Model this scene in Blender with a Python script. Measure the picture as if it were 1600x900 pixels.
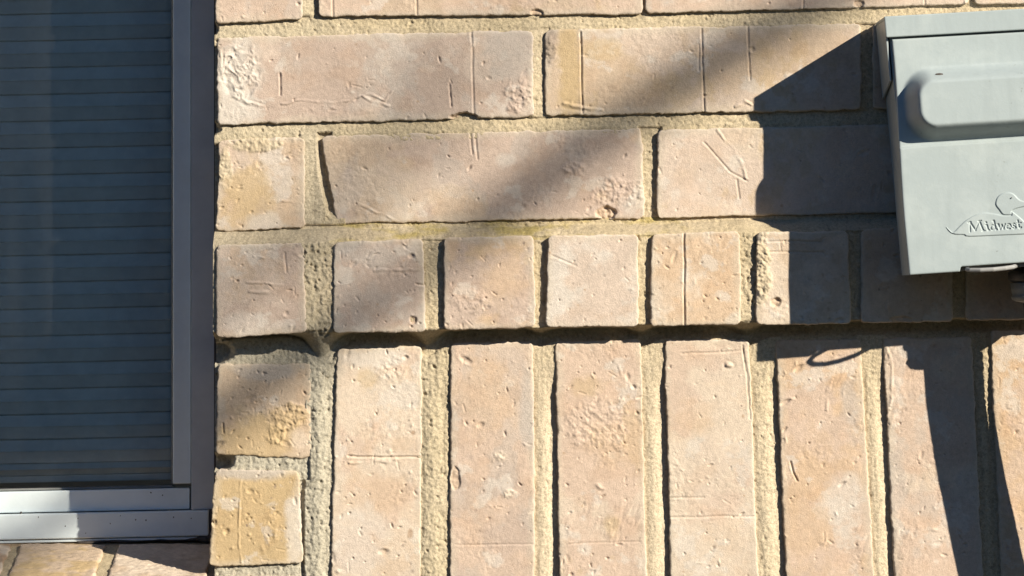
import bpy, math, random
import numpy as np
from mathutils import Vector, Matrix

for o in list(bpy.data.objects):
    bpy.data.objects.remove(o)
scene = bpy.context.scene
COL = scene.collection

# ------------------------------------------------------------------ units
S = 0.0005              # one survey unit = half a millimetre on the wall face
DIST = 6800.0           # camera distance from the wall, survey units (3.4 m)
ROLL = 0.021            # the phone was held with a slight roll
ZC = 1.30               # height of the view centre above the ground

def at(px, py, h=0.0):
    """survey position (photo grid) at h units in front of the wall face -> metres"""
    k = (DIST - h) / DIST
    u = (px - 800.0) * k
    v = (450.0 - py) * k
    c, s = math.cos(ROLL), math.sin(ROLL)
    return np.array((( u * c + v * s) * S, -h * S + 0 * u, ZC + (-u * s + v * c) * S))

# ------------------------------------------------------------------ camera
cam_d = bpy.data.cameras.new('camera')
cam = bpy.data.objects.new('camera', cam_d)
COL.objects.link(cam)
cam_d.sensor_width = 36.0
cam_d.lens = 36.0 * DIST / 1600.0
cam_d.clip_start = 0.05
cam_d.clip_end = 3000.0
cam.matrix_world = (Matrix.Translation((0, -DIST * S, ZC)) @ Matrix.Rotation(math.radians(90), 4, 'X')
                    @ Matrix.Rotation(-ROLL, 4, 'Z'))
scene.camera = cam

# ------------------------------------------------------------------ sky, sun, exposure
SUN_DIR = Vector((-1.175, 1.0, -0.686)).normalized()      # the way the light travels
sun_el = math.asin(-SUN_DIR.z)
sun_az = math.atan2(-SUN_DIR.x, -SUN_DIR.y)
world = bpy.data.worlds.new('World')
scene.world = world
world.use_nodes = True
wn = world.node_tree
wn.nodes.clear()
sky = wn.nodes.new('ShaderNodeTexSky')
sky.sky_type = 'NISHITA'
sky.sun_disc = False
sky.sun_elevation = sun_el
sky.sun_rotation = sun_az
sky.air_density = 1.0
sky.dust_density = 0.0
sky.ozone_density = 7.0
bg = wn.nodes.new('ShaderNodeBackground')
bg.inputs['Strength'].default_value = 0.051
wo = wn.nodes.new('ShaderNodeOutputWorld')
wn.links.new(sky.outputs[0], bg.inputs[0])
wn.links.new(bg.outputs[0], wo.inputs[0])

sun_d = bpy.data.lights.new('sun', 'SUN')
sun_d.energy = 5.0
sun_d.angle = math.radians(0.5)
sun_d.color = (1.0, 0.935, 0.79)
sun = bpy.data.objects.new('sun', sun_d)
COL.objects.link(sun)
sun.location = (4, -4, 5)
sun.rotation_euler = SUN_DIR.to_track_quat('-Z', 'Y').to_euler()

vs = scene.view_settings
vs.view_transform = 'Standard'
vs.look = 'None'
vs.gamma = 1.0
vs.use_curve_mapping = False
vs.exposure = 0.76
scene.cycles.max_bounces = 6

# ------------------------------------------------------------------ noise
def _hash(ix, iy, seed):
    n = (ix.astype(np.int64) * 374761393 + iy.astype(np.int64) * 668265263 + seed * 974711) & 0x7fffffff
    n = ((n ^ (n >> 13)) * 1274126177) & 0x7fffffff
    n = (n ^ (n >> 16))
    return (n & 0xffff) / 65535.0

def noise(x, y, seed=0):
    ix = np.floor(x); iy = np.floor(y)
    fx = x - ix; fy = y - iy
    fx = fx * fx * fx * (fx * (fx * 6 - 15) + 10)
    fy = fy * fy * fy * (fy * (fy * 6 - 15) + 10)
    a = _hash(ix, iy, seed); b = _hash(ix + 1, iy, seed)
    c = _hash(ix, iy + 1, seed); d = _hash(ix + 1, iy + 1, seed)
    return ((a + (b - a) * fx) + ((c + (d - c) * fx) - (a + (b - a) * fx)) * fy) * 2 - 1

def fbm(x, y, seed=0, octv=4, gain=0.5):
    r = 0.0 * x; amp = 1.0; tot = 0.0
    for i in range(octv):
        ang = 0.6 * i + seed
        xr = x * math.cos(ang) - y * math.sin(ang); yr = x * math.sin(ang) + y * math.cos(ang)
        r = r + amp * noise(xr + 17.3 * i, yr - 9.1 * i, seed + i * 31)
        tot += amp; amp *= gain; x = x * 2.03; y = y * 2.03
    return r / tot

def sstep(a, b, x):
    t = np.clip((x - a) / (b - a), 0, 1)
    return t * t * (3 - 2 * t)

# ------------------------------------------------------------------ mesh + object helpers
def mesh_np(name, verts, quads, mat, smooth=True, colors=None):
    me = bpy.data.meshes.new(name)
    verts = np.asarray(verts, dtype=np.float32); quads = np.asarray(quads, dtype=np.int32)
    me.vertices.add(len(verts)); me.vertices.foreach_set('co', verts.ravel())
    me.loops.add(quads.size); me.loops.foreach_set('vertex_index', quads.ravel())
    me.polygons.add(len(quads))
    me.polygons.foreach_set('loop_start', np.arange(0, quads.size, 4, dtype=np.int32))
    me.polygons.foreach_set('loop_total', np.full(len(quads), 4, dtype=np.int32))
    me.polygons.foreach_set('use_smooth', np.full(len(quads), smooth))
    me.update(calc_edges=True)
    if colors is not None:
        at_ = me.attributes.new('tint', 'FLOAT_COLOR', 'POINT')
        c4 = np.ones((len(verts), 4), dtype=np.float32); c4[:, :3] = colors
        at_.data.foreach_set('color', c4.ravel())
    me.materials.append(mat)
    return me

def link(name, me, parent=None, loc=None):
    o = bpy.data.objects.new(name, me)
    COL.objects.link(o)
    if loc is not None: o.location = loc
    if parent is not None: o.parent = parent
    return o

def thing(name, label, cat, loc=(0, 0, 0), group=None):
    o = bpy.data.objects.new(name, None)
    COL.objects.link(o); o.location = loc; o.empty_display_size = 0.05
    o['label'] = label; o['category'] = cat
    if group: o['group'] = group
    return o

def poly_mesh(name, verts, faces, mat, bevel=0.0, segs=2, smooth=True):
    import bmesh
    bm = bmesh.new()
    vs_ = [bm.verts.new(v) for v in verts]
    for f in faces:
        try: bm.faces.new([vs_[i] for i in f])
        except ValueError: pass
    bmesh.ops.recalc_face_normals(bm, faces=bm.faces)
    if bevel > 0:
        bmesh.ops.bevel(bm, geom=list(bm.edges), offset=bevel, segments=segs, profile=0.5, affect='EDGES', clamp_overlap=True)
    me = bpy.data.meshes.new(name)
    bm.to_mesh(me); bm.free()
    me.materials.append(mat)
    return me

HEXF = [(0, 1, 2, 3), (4, 5, 6, 7), (0, 1, 5, 4), (1, 2, 6, 5), (2, 3, 7, 6), (3, 0, 4, 7)]
def box8(name, mat, parent, front4, back4, bevel=0.0006, segs=2):
    """front4/back4: four world points each (TL TR BR BL)"""
    vv = [Vector(p) for p in front4] + [Vector(p) for p in back4]
    c = sum(vv, Vector()) / 8
    base = parent.location if parent is not None else Vector()
    me = poly_mesh(name, [p - c for p in vv], HEXF, mat, bevel, segs)
    o = link(name, me, parent, c - base)
    me.polygons.foreach_set('use_smooth', [False] * len(me.polygons))
    return o

def bar(name, mat, parent, x0, x1, y0, y1, h0, h1, bevel=0.0006, ref=None):
    """box between survey x0..x1, y0..y1 (as seen at face height h1), from h0 (back) to h1 (front)"""
    r = h1 if ref is None else ref
    cs = [at(x0, y0, r), at(x1, y0, r), at(x1, y1, r), at(x0, y1, r)]
    f = [(p[0], -h1 * S, p[2]) for p in cs]; b = [(p[0], -h0 * S, p[2]) for p in cs]
    return box8(name, mat, parent, f, b, bevel)

def tube(pts, rads, n=10, cap=True):
    """tapered tube along points; returns verts, faces"""
    pts = [Vector(p) for p in pts]
    V = []; F = []
    up = Vector((0.13, 0.97, 0.2)).normalized()
    for i, p in enumerate(pts):
        d = (pts[min(i + 1, len(pts) - 1)] - pts[max(i - 1, 0)]).normalized()
        a = d.cross(up)
        if a.length < 1e-4: a = d.cross(Vector((1, 0, 0)))
        a.normalize(); b = d.cross(a)
        for k in range(n):
            t = 2 * math.pi * k / n
            V.append(p + (a * math.cos(t) + b * math.sin(t)) * rads[i])
    for i in range(len(pts) - 1):
        for k in range(n):
            F.append((i * n + k, i * n + (k + 1) % n, (i + 1) * n + (k + 1) % n, (i + 1) * n + k))
    if cap:
        F.append(tuple(range(n - 1, -1, -1))); F.append(tuple((len(pts) - 1) * n + k for k in range(n)))
    return V, F

# ------------------------------------------------------------------ materials
def new_mat(name):
    m = bpy.data.materials.new(name); m.use_nodes = True
    nt = m.node_tree
    return m, nt, nt.nodes['Principled BSDF']

def add_noise(nt, scale, detail=4, rough=0.6, coord='pos'):
    n = nt.nodes.new('ShaderNodeTexNoise')
    n.inputs['Scale'].default_value = scale; n.inputs['Detail'].default_value = detail
    n.inputs['Roughness'].default_value = rough
    g = nt.nodes.new('ShaderNodeNewGeometry')
    nt.links.new(g.outputs['Position'], n.inputs['Vector'])
    return n

def ramp(nt, src, p0, c0, p1, c1):
    r = nt.nodes.new('ShaderNodeValToRGB')
    r.color_ramp.elements[0].position = p0; r.color_ramp.elements[0].color = c0
    r.color_ramp.elements[1].position = p1; r.color_ramp.elements[1].color = c1
    nt.links.new(src, r.inputs[0]); return r

def mixrgb(nt, mode, a, b, fac=1.0):
    m = nt.nodes.new('ShaderNodeMix'); m.data_type = 'RGBA'; m.blend_type = mode
    for sock, val in ((m.inputs[0], fac), (m.inputs[6], a), (m.inputs[7], b)):
        if hasattr(val, 'is_linked'): nt.links.new(val, sock)
        else: sock.default_value = val
    return m.outputs[2]

def bump(nt, bsdf, srcs):
    prev = None
    for out, strength, dist in srcs:
        b = nt.nodes.new('ShaderNodeBump')
        b.inputs['Strength'].default_value = strength; b.inputs['Distance'].default_value = dist
        nt.links.new(out, b.inputs['Height'])
        if prev is not None: nt.links.new(prev, b.inputs['Normal'])
        prev = b.outputs[0]
    nt.links.new(prev, bsdf.inputs['Normal'])

def g(v): return (v, v, v, 1)

def mat_brick():
    m, nt, b = new_mat('fired_clay')
    a = nt.nodes.new('ShaderNodeAttribute'); a.attribute_name = 'tint'
    n1 = add_noise(nt, 300, 8, 0.7); n2 = add_noise(nt, 1300, 3, 0.6)
    r1 = ramp(nt, n1.outputs[0], 0.3, g(0.84), 0.7, g(1.08))
    r2 = ramp(nt, n2.outputs[0], 0.30, g(0.9), 0.6, g(1.04))
    c = mixrgb(nt, 'MULTIPLY', a.outputs['Color'], r1.outputs[0])
    c = mixrgb(nt, 'MULTIPLY', c, r2.outputs[0])
    nt.links.new(c, b.inputs['Base Color'])
    b.inputs['Roughness'].default_value = 0.72
    b.inputs['Specular IOR Level'].default_value = 0.3
    bump(nt, b, [(n1.outputs[0], 0.32, 0.0014), (n2.outputs[0], 0.6, 0.0006)])
    return m

def mat_mortar():
    m, nt, b = new_mat('sand_mortar')
    a = nt.nodes.new('ShaderNodeAttribute'); a.attribute_name = 'tint'
    n1 = add_noise(nt, 420, 5, 0.7); n2 = add_noise(nt, 1300, 2, 0.6)
    r1 = ramp(nt, n1.outputs[0], 0.3, g(0.72), 0.65, g(1.1))
    r2 = ramp(nt, n2.outputs[0], 0.32, g(0.75), 0.55, g(1.05))
    c = mixrgb(nt, 'MULTIPLY', a.outputs['Color'], r1.outputs[0])
    c = mixrgb(nt, 'MULTIPLY', c, r2.outputs[0])
    nt.links.new(c, b.inputs['Base Color'])
    b.inputs['Roughness'].default_value = 0.95
    b.inputs['Specular IOR Level'].default_value = 0.1
    bump(nt, b, [(n1.outputs[0], 0.5, 0.0015), (n2.outputs[0], 0.6, 0.0006)])
    return m

def mat_paint(name, col, rough=0.45, spec=0.4, dirt=0.12, dscale=60, bumpd=0.0002):
    m, nt, b = new_mat(name)
    n1 = add_noise(nt, dscale, 6, 0.65); n2 = add_noise(nt, 900, 3, 0.6)
    r1 = ramp(nt, n1.outputs[0], 0.35, g(1 - dirt), 0.62, g(1.0))
    r2 = ramp(nt, n2.outputs[0], 0.22, g(0.8), 0.36, g(1.0))
    c = mixrgb(nt, 'MULTIPLY', (*col, 1), r1.outputs[0])
    c = mixrgb(nt, 'MULTIPLY', c, r2.outputs[0], 0.6)
    nt.links.new(c, b.inputs['Base Color'])
    rr = ramp(nt, n1.outputs[0], 0.3, g(rough + 0.15), 0.7, g(rough - 0.05))
    nt.links.new(rr.outputs[0], b.inputs['Roughness'])
    b.inputs['Specular IOR Level'].default_value = spec
    bump(nt, b, [(n1.outputs[0], 0.15, 0.002), (n2.outputs[0], 0.12, bumpd)])
    return m

def mat_glass():
    m = bpy.data.materials.new('window_glass'); m.use_nodes = True
    nt = m.node_tree; nt.nodes.clear()
    out = nt.nodes.new('ShaderNodeOutputMaterial')
    tr = nt.nodes.new('ShaderNodeBsdfTransparent'); tr.inputs[0].default_value = (0.98, 0.995, 0.99, 1)
    gl = nt.nodes.new('ShaderNodeBsdfGlossy'); gl.inputs['Roughness'].default_value = 0.01
    fr = nt.nodes.new('ShaderNodeFresnel'); fr.inputs[0].default_value = 1.55
    n1 = add_noise(nt, 9, 3, 0.5)
    bp = nt.nodes.new('ShaderNodeBump'); bp.inputs['Strength'].default_value = 0.02; bp.inputs['Distance'].default_value = 0.002
    nt.links.new(n1.outputs[0], bp.inputs['Height']); nt.links.new(bp.outputs[0], gl.inputs['Normal'])
    mx = nt.nodes.new('ShaderNodeMixShader')
    nt.links.new(fr.outputs[0], mx.inputs[0]); nt.links.new(tr.outputs[0], mx.inputs[1]); nt.links.new(gl.outputs[0], mx.inputs[2])
    # dust film; its painted streaks imitate faint reflections and lighten the glass
    mp = nt.nodes.new('ShaderNodeMapping'); mp.inputs['Scale'].default_value = (34, 1, 3.0)
    gp = nt.nodes.new('ShaderNodeNewGeometry'); nt.links.new(gp.outputs['Position'], mp.inputs['Vector'])
    sn = nt.nodes.new('ShaderNodeTexNoise'); sn.inputs['Scale'].default_value = 1.0; sn.inputs['Detail'].default_value = 5
    nt.links.new(mp.outputs[0], sn.inputs['Vector'])
    sr = ramp(nt, sn.outputs[0], 0.40, g(0.003), 0.75, g(0.016))
    df = nt.nodes.new('ShaderNodeBsdfDiffuse'); df.inputs[0].default_value = (0.72, 0.70, 0.64, 1)
    m2 = nt.nodes.new('ShaderNodeMixShader')
    nt.links.new(sr.outputs[0], m2.inputs[0]); nt.links.new(mx.outputs[0], m2.inputs[1]); nt.links.new(df.outputs[0], m2.inputs[2])
    nt.links.new(m2.outputs[0], out.inputs[0])
    return m

M_BRICK = mat_brick()
M_MORTAR = mat_mortar()
def mat_enamel(name, col):
    m, nt, b = new_mat(name)
    n1 = add_noise(nt, 22, 7, 0.68); n2 = add_noise(nt, 1000, 3, 0.6); n3 = add_noise(nt, 120, 5, 0.7)
    mp = nt.nodes.new('ShaderNodeMapping'); mp.inputs['Scale'].default_value = (160, 160, 9)
    gp = nt.nodes.new('ShaderNodeNewGeometry'); nt.links.new(gp.outputs['Position'], mp.inputs['Vector'])
    n4 = nt.nodes.new('ShaderNodeTexNoise'); n4.inputs['Scale'].default_value = 1.0; n4.inputs['Detail'].default_value = 4
    nt.links.new(mp.outputs[0], n4.inputs['Vector'])
    chalk = ramp(nt, n1.outputs[0], 0.50, g(0.0), 0.60, g(0.45))
    c = mixrgb(nt, 'MIX', (*col, 1), (col[0] * 1.14, col[1] * 1.12, col[2] * 1.10, 1), chalk.outputs[0])
    st = ramp(nt, n4.outputs[0], 0.34, g(0.95), 0.50, g(1.0))
    c = mixrgb(nt, 'MULTIPLY', c, st.outputs[0], 0.8)
    sp = ramp(nt, n3.outputs[0], 0.27, (0.45, 0.40, 0.34, 1), 0.335, g(1.0))
    c = mixrgb(nt, 'MULTIPLY', c, sp.outputs[0], 0.8)
    nt.links.new(c, b.inputs['Base Color'])
    rr = ramp(nt, n1.outputs[0], 0.45, g(0.36), 0.62, g(0.62)); nt.links.new(rr.outputs[0], b.inputs['Roughness'])
    b.inputs['Specular IOR Level'].default_value = 0.35
    bump(nt, b, [(n1.outputs[0], 0.12, 0.004), (n2.outputs[0], 0.14, 0.0002)])
    return m
M_BOX = mat_enamel('grey_enamel', (0.345, 0.387, 0.390))
M_BOXIN = mat_paint('bare_steel', (0.30, 0.29, 0.28), 0.5, 0.4, 0.2, 60)
M_FRAME = mat_paint('white_vinyl', (0.76, 0.83, 0.85), 0.32, 0.5, 0.07, 40)
M_JAMB = mat_paint('white_vinyl_darker', (0.70, 0.75, 0.78), 0.36, 0.5, 0.10, 40)  # the same vinyl in a slightly darker white
M_BLIND = mat_paint('shade_fabric', (0.90, 0.89, 0.82), 0.9, 0.1, 0.10, 70)
M_PLASTIC = mat_paint('black_plastic', (0.035, 0.034, 0.033), 0.45, 0.4, 0.2, 90)
M_FITTING = mat_paint('grey_plastic', (0.24, 0.24, 0.23), 0.45, 0.4, 0.2, 90)
M_CAULK = mat_paint('dark_caulk', (0.10, 0.085, 0.075), 0.8, 0.2, 0.3, 120)
M_GLASS = mat_glass()
M_BARK = mat_paint('tree_bark', (0.10, 0.08, 0.06), 0.95, 0.1, 0.5, 25, 0.002)
M_BACKING = mat_paint('backing_paint', (0.30, 0.28, 0.25), 0.9, 0.1, 0.05, 10)

def mat_ground():
    m, nt, b = new_mat('winter_lawn')
    n1 = add_noise(nt, 1.5, 6, 0.7); n2 = add_noise(nt, 40, 4, 0.7)
    r1 = ramp(nt, n1.outputs[0], 0.35, (0.028, 0.034, 0.018, 1), 0.65, (0.055, 0.052, 0.032, 1))
    r2 = ramp(nt, n2.outputs[0], 0.3, g(0.6), 0.7, g(1.2))
    nt.links.new(mixrgb(nt, 'MULTIPLY', r1.outputs[0], r2.outputs[0]), b.inputs['Base Color'])
    b.inputs['Roughness'].default_value = 1.0
    bump(nt, b, [(n2.outputs[0], 0.8, 0.03)])
    return m
M_GROUND = mat_ground()

# ------------------------------------------------------------------ ground
gm = mesh_np('ground', [(-1500, -1500, 0), (1500, -1500, 0), (1500, 1500, 0), (-1500, 1500, 0)], [(0, 1, 2, 3)], M_GROUND, False)
go = link('ground', gm); go['kind'] = 'structure'

# ------------------------------------------------------------------ clay tones (linear albedo)
PINK = np.array((0.550, 0.412, 0.318)); TAN = np.array((0.510, 0.385, 0.278)); CREAM = np.array((0.600, 0.485, 0.380))
YEL = np.array((0.480, 0.345, 0.190)); GREY = np.array((0.455, 0.395, 0.345)); PALE = np.array((0.560, 0.445, 0.360))
ORANGE = np.array((0.545, 0.385, 0.255)); BROWN = np.array((0.40, 0.27, 0.175)); CHALK = np.array((0.60, 0.53, 0.46))
MAUVE = np.array((0.475, 0.362, 0.292)); SAND = np.array((0.485, 0.392, 0.258)); LICHEN = np.array((0.40, 0.31, 0.09)); UMBER = np.array((0.20, 0.15, 0.12))

def seg_dist(X, Y, pts):
    """distance of grid points to a polyline and signed side"""
    best = np.full(X.shape, 1e9)
    for (x0, y0), (x1, y1) in zip(pts[:-1], pts[1:]):
        dx, dy = x1 - x0, y1 - y0; L2 = dx * dx + dy * dy + 1e-9
        t = np.clip(((X - x0) * dx + (Y - y0) * dy) / L2, 0, 1)
        best = np.minimum(best, np.hypot(X - x0 - t * dx, Y - y0 - t * dy))
    return best

def axis(n_len, step, fine=(0, 0.8, 1.8, 3.2, 5.0)):
    """spacing along one side: fine rows near both edges"""
    inner = np.arange(5.0 + step, n_len - 5.0 - step * 0.5, step)
    a = np.concatenate((np.array(fine), inner, n_len - np.array(fine)[::-1]))
    return a / n_len

def make_brick(parent, name, quad, face=0.0, depth=60, seed=0, tone=PINK, tone2=CREAM, feats=(), step=1.4,
               pits=30, rough=0.85, edge=2.8, wob=1.9, tilt=(0, 0), drag=0.0, coarse=False, smear=0.62):
    q = np.array(quad, dtype=float)          # TL TR BR BL survey units
    W = (np.hypot(*(q[1] - q[0])) + np.hypot(*(q[2] - q[3]))) / 2
    H = (np.hypot(*(q[3] - q[0])) + np.hypot(*(q[2] - q[1]))) / 2
    if coarse:
        au = axis(W, 14.0, (0, 1.5, 5.0)); av = axis(H, 14.0, (0, 1.5, 5.0))
    else:
        au = axis(W, step); av = axis(H, step)
    U, V = np.meshgrid(au, av)
    ex = np.minimum(U, 1 - U) * W; ez = np.minimum(V, 1 - V) * H
    sx = np.where(U < 0.5, 1, -1); sz = np.where(V < 0.5, 1, -1)
    # corner rounding
    rng = np.random.RandomState(seed)
    r = 9.0 + 0 * U
    a_ = np.clip((r - ex) / r, 0, 1); b_ = np.clip((r - ez) / r, 0, 1)
    na = a_ * np.sqrt(1 - b_ * b_ / 2); nb = b_ * np.sqrt(1 - a_ * a_ / 2)
    dx = (a_ - na) * r * sx; dz = (b_ - nb) * r * sz
    P = (q[0][None, None] * ((1 - U) * (1 - V))[..., None] + q[1][None, None] * (U * (1 - V))[..., None]
         + q[2][None, None] * (U * V)[..., None] + q[3][None, None] * ((1 - U) * V)[..., None])
    X = P[..., 0].copy(); Y = P[..., 1].copy()
    X0, Y0 = X.copy(), Y.copy()
    fx = np.clip(1 - ex / 22, 0, 1) ** 2; fz = np.clip(1 - ez / 22, 0, 1) ** 2
    sd = seed * 7 + 3
    X += dx + fx * wob * (0.9 * fbm(Y0 / 34 + sx * 5, Y0 * 0 + sx * 3.1, sd, 4, 0.62) + 0.5 * fbm(Y0 / 6, sx * 9.0, sd + 5, 3))
    Y += dz + fz * wob * (0.9 * fbm(X0 / 34 + sz * 5, X0 * 0 + sz * 3.1, sd + 1, 4, 0.62) + 0.5 * fbm(X0 / 6, sz * 9.0, sd + 6, 3))
    # height field
    h = face + tilt[0] * (U - 0.5) + tilt[1] * (V - 0.5)
    h = h + 1.2 * fbm(X0 / 150, Y0 / 120, sd + 2, 2)
    h = h + 0.32 * rough * fbm(X0 / 13, Y0 / 13, sd + 3, 4, 0.62)
    patch = sstep(0.12, 0.42, fbm(X0 / 70, Y0 / 60, sd + 8, 3))         # rougher areas
    h = h + patch * rough * 0.8 * fbm(X0 / 6.5, Y0 / 6.5, sd + 4, 3, 0.65)
    if drag:
        h = h + drag * sstep(0.1, 0.6, fbm(X0 / 55, Y0 / 50, sd + 12, 2)) * np.abs(fbm((X0 + 0.55 * Y0) / 9, (Y0 - 0.55 * X0) / 24, sd + 9, 3)) * 3.2
    ed = np.minimum(ex, ez)
    ew = edge * (1 + 0.8 * fbm(X0 / 30, Y0 / 30, sd + 10, 3)); ew = np.clip(ew, 1.2, 14)
    tt = np.clip(1 - ed / ew, 0, 1)
    h = h - ew * 0.75 * (1 - np.sqrt(np.clip(1 - tt * tt, 0, 1)))
    # colour
    col = np.empty(X.shape + (3,))
    m2 = sstep(-0.02, 0.26, fbm(X0 / 95 + 3, Y0 / 80, sd + 14, 5, 0.58))[..., None]
    col[:] = tone
    col = col * (1 - 0.8 * m2) + tone2 * 0.8 * m2
    m3 = (sstep(0.12, 0.38, fbm(X0 / 60 - 7, Y0 / 75, sd + 15, 5, 0.62)) * 0.4)[..., None]
    third = (ORANGE, GREY, YEL, PALE)[seed % 4]
    col = col * (1 - m3) + third * m3
    m4 = (sstep(0.22, 0.40, fbm(X0 / 48 + 11, Y0 / 42, sd + 19, 5, 0.62)) * 0.55)[..., None]
    col = col * (1 - m4) + CHALK * m4
    em = (np.clip(1 - ed / (9 + 10 * (fbm(X0 / 40, Y0 / 40, sd + 16, 3) + 0.4)), 0, 1) * smear)[..., None]
    col = col * (1 - em) + (0.5 * SAND + 0.5 * CHALK) * em
    col = col * (1 + 0.10 * fbm(X0 / 26, Y0 / 26, sd + 17, 4, 0.6))[..., None]
    col = col * (1 - 0.09 * np.array((0.2, 0.6, 1.0)) * sstep(0.0, 0.6, fbm(X0 / 38, Y0 / 30, sd + 18, 3))[..., None])
    if not coarse:
        for k in range(12):                                              # iron specks
            cx = q[:, 0].min() + rng.rand() * W; cy = q[:, 1].min() + rng.rand() * H; ra = 0.9 + 1.6 * rng.rand() ** 2
            box = (np.abs(X0 - cx) < ra * 3) & (np.abs(Y0 - cy) < ra * 3)
            mk = np.exp(-(np.hypot(X0[box] - cx, (Y0[box] - cy) * (0.6 + 0.8 * rng.rand())) / ra) ** 4)[:, None] * (0.4 + 0.5 * rng.rand())
            col[box] = col[box] * (1 - mk) + (BROWN if rng.rand() < 0.5 else UMBER) * mk
        pits = pits * (0.3 + 0.8 * rng.rand())
        for k in range(int(pits * 2.3)):
            cx = q[:, 0].min() + rng.rand() * W; cy = q[:, 1].min() + rng.rand() * H
            big = rng.rand() < 0.06
            ra = (0.9 + 1.1 * rng.rand()) if not big else (2.4 + 1.8 * rng.rand())
            el = 1 + 2.2 * rng.rand() ** 2; an = rng.rand() * 3.14
            dp = (0.9 + 1.6 * rng.rand() ** 1.5) * (1.25 if big else 1)
            box = (np.abs(X0 - cx) < ra * 4) & (np.abs(Y0 - cy) < ra * 4)
            if not box.any(): continue
            xx = X0[box] - cx; yy = Y0[box] - cy
            a2 = (xx * math.cos(an) + yy * math.sin(an)) / el; b2 = -xx * math.sin(an) + yy * math.cos(an)
            rr = np.hypot(a2, b2) / ra
            if rng.rand() < 0.22:
                h[box] += dp * 0.8 * np.exp(-rr * rr * 1.4)                # crumb standing proud
            else:
                h[box] += -dp * np.exp(-rr ** 4) + 0.2 * dp * np.exp(-((rr - 1.5) / 0.45) ** 2) * (b2 > -ra * 0.3)
        for k in range(int(pits * 0.15)):                                # short drag scratches
            cx = q[:, 0].min() + rng.rand() * W; cy = q[:, 1].min() + rng.rand() * H
            L = 4 + 11 * rng.rand(); an = rng.choice((1.45, 1.6, 0.1, 0.7)) + rng.randn() * 0.15
            d = seg_dist(X0, Y0, [(cx - L * math.cos(an) / 2, cy - L * math.sin(an) / 2), (cx + L * math.cos(an) / 2, cy + L * math.sin(an) / 2)])
            h += -0.9 * np.exp(-(d / 1.1) ** 2) + 0.3 * np.exp(-((d - 2.2) / 1.0) ** 2)
        for f in feats:
            kd = f[0]
            if kd == 'score':      # thin groove along a polyline: pts, depth
                wv = f[1]; d = seg_dist(X0 + 1.2 * fbm(Y0 / 30, X0 / 60, sd + 21, 2), Y0 + 1.2 * fbm(X0 / 30, Y0 / 60, sd + 22, 2), wv)
                h += -0.95 * f[2] * np.exp(-(d / 1.2) ** 2) + 0.1 * f[2] * np.exp(-((d - 3) / 1.5) ** 2)
            elif kd == 'ridge':    # folded lip of clay
                d = seg_dist(X0 + 3 * fbm(X0 / 18, Y0 / 18, sd + 23, 2), Y0 + 3 * fbm(X0 / 18, Y0 / 18, sd + 24, 2), f[1])
                wdt = (f[3] if len(f) > 3 else 2.6) * 0.75
                fade = 0.25 + 0.75 * sstep(-0.15, 0.35, fbm(X0 / 16, Y0 / 16, sd + 33, 2))
                h += 0.95 * fade * f[2] * np.exp(-(d / wdt) ** 2) - 0.25 * fade * f[2] * np.exp(-((d - wdt * 2) / (wdt * .7)) ** 2)
            elif kd == 'chip':     # broken hollow: cx, cy, rx, ry, depth
                _, cx, cy, rx, ry, dp = f
                rr = np.hypot((X0 - cx) / rx, (Y0 - cy) / ry) + 0.25 * fbm(X0 / 8, Y0 / 8, sd + 25, 3)
                mk = 1 - sstep(0.8, 1.05, rr)
                h -= mk * dp * (1 + 0.5 * fbm(X0 / 6, Y0 / 6, sd + 26, 2))
                col = col * (1 - 0.6 * mk[..., None]) + ORANGE * 0.6 * mk[..., None]
            elif kd == 'crust':    # stuck-on rough mortar or clay crumbs
                _, cx, cy, rx, ry, dp, tn = f
                rr = np.hypot((X0 - cx) / rx, (Y0 - cy) / ry) + 0.45 * fbm(X0 / 14, Y0 / 14, sd + 27, 3)
                mk = 1 - sstep(0.6, 1.05, rr)
                h += mk * dp * (0.7 + 1.3 * fbm(X0 / 6, Y0 / 6, sd + 28, 3, 0.7))
                if tn is not None:
                    col = col * (1 - 0.75 * mk[..., None]) + tn * 0.75 * mk[..., None]
            elif kd == 'stain':    # patch of another colour
                _, cx, cy, rx, ry, tn, am = f
                rr = np.hypot((X0 - cx) / rx, (Y0 - cy) / ry) + 0.55 * fbm(X0 / 30, Y0 / 30, sd + 29, 4, 0.6)
                mk = (1 - sstep(0.45, 1.1, rr))[..., None] * am
                col = col * (1 - mk) + tn * mk
            elif kd == 'swirl':    # pressed clay folds
                _, cx, cy, rx, ry, dp = f
                rr = np.hypot((X0 - cx) / rx, (Y0 - cy) / ry)
                mk = 1 - sstep(0.7, 1.1, rr)
                wx = X0 + 16 * fbm(X0 / 26, Y0 / 26, sd + 30, 2); wy = Y0 + 16 * fbm(X0 / 26 + 9, Y0 / 26, sd + 31, 2)
                h += mk * dp * 0.75 * (1 - np.sqrt(np.abs(fbm(wx / 15, wy / 15, sd + 32, 3))) * 2.6)
    # to metres; straight extrusion at the face's own distance
    w = at(X, Y, face)
    VX, VZ = w[0], w[2]; VY = -h * S
    nr, nc = X.shape
    ring = np.concatenate((np.arange(nc), np.arange(1, nr) * nc + nc - 1, (nr - 1) * nc + np.arange(nc - 2, -1, -1),
                           np.arange(nr - 2, 0, -1) * nc))
    fv = np.stack((VX.ravel(), VY.ravel(), VZ.ravel()), 1)
    cen = fv.mean(0); cen[1] = -(face - depth / 2) * S
    back = fv[ring].copy(); back[:, 1] = -(face - depth) * S
    back[:, 0] = cen[0] + (back[:, 0] - cen[0]) * 0.995; back[:, 2] = cen[2] + (back[:, 2] - cen[2]) * 0.995
    verts = np.concatenate((fv, back)) - cen
    cc = col.reshape(-1, 3); cols = np.concatenate((cc, cc[ring]))
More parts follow.
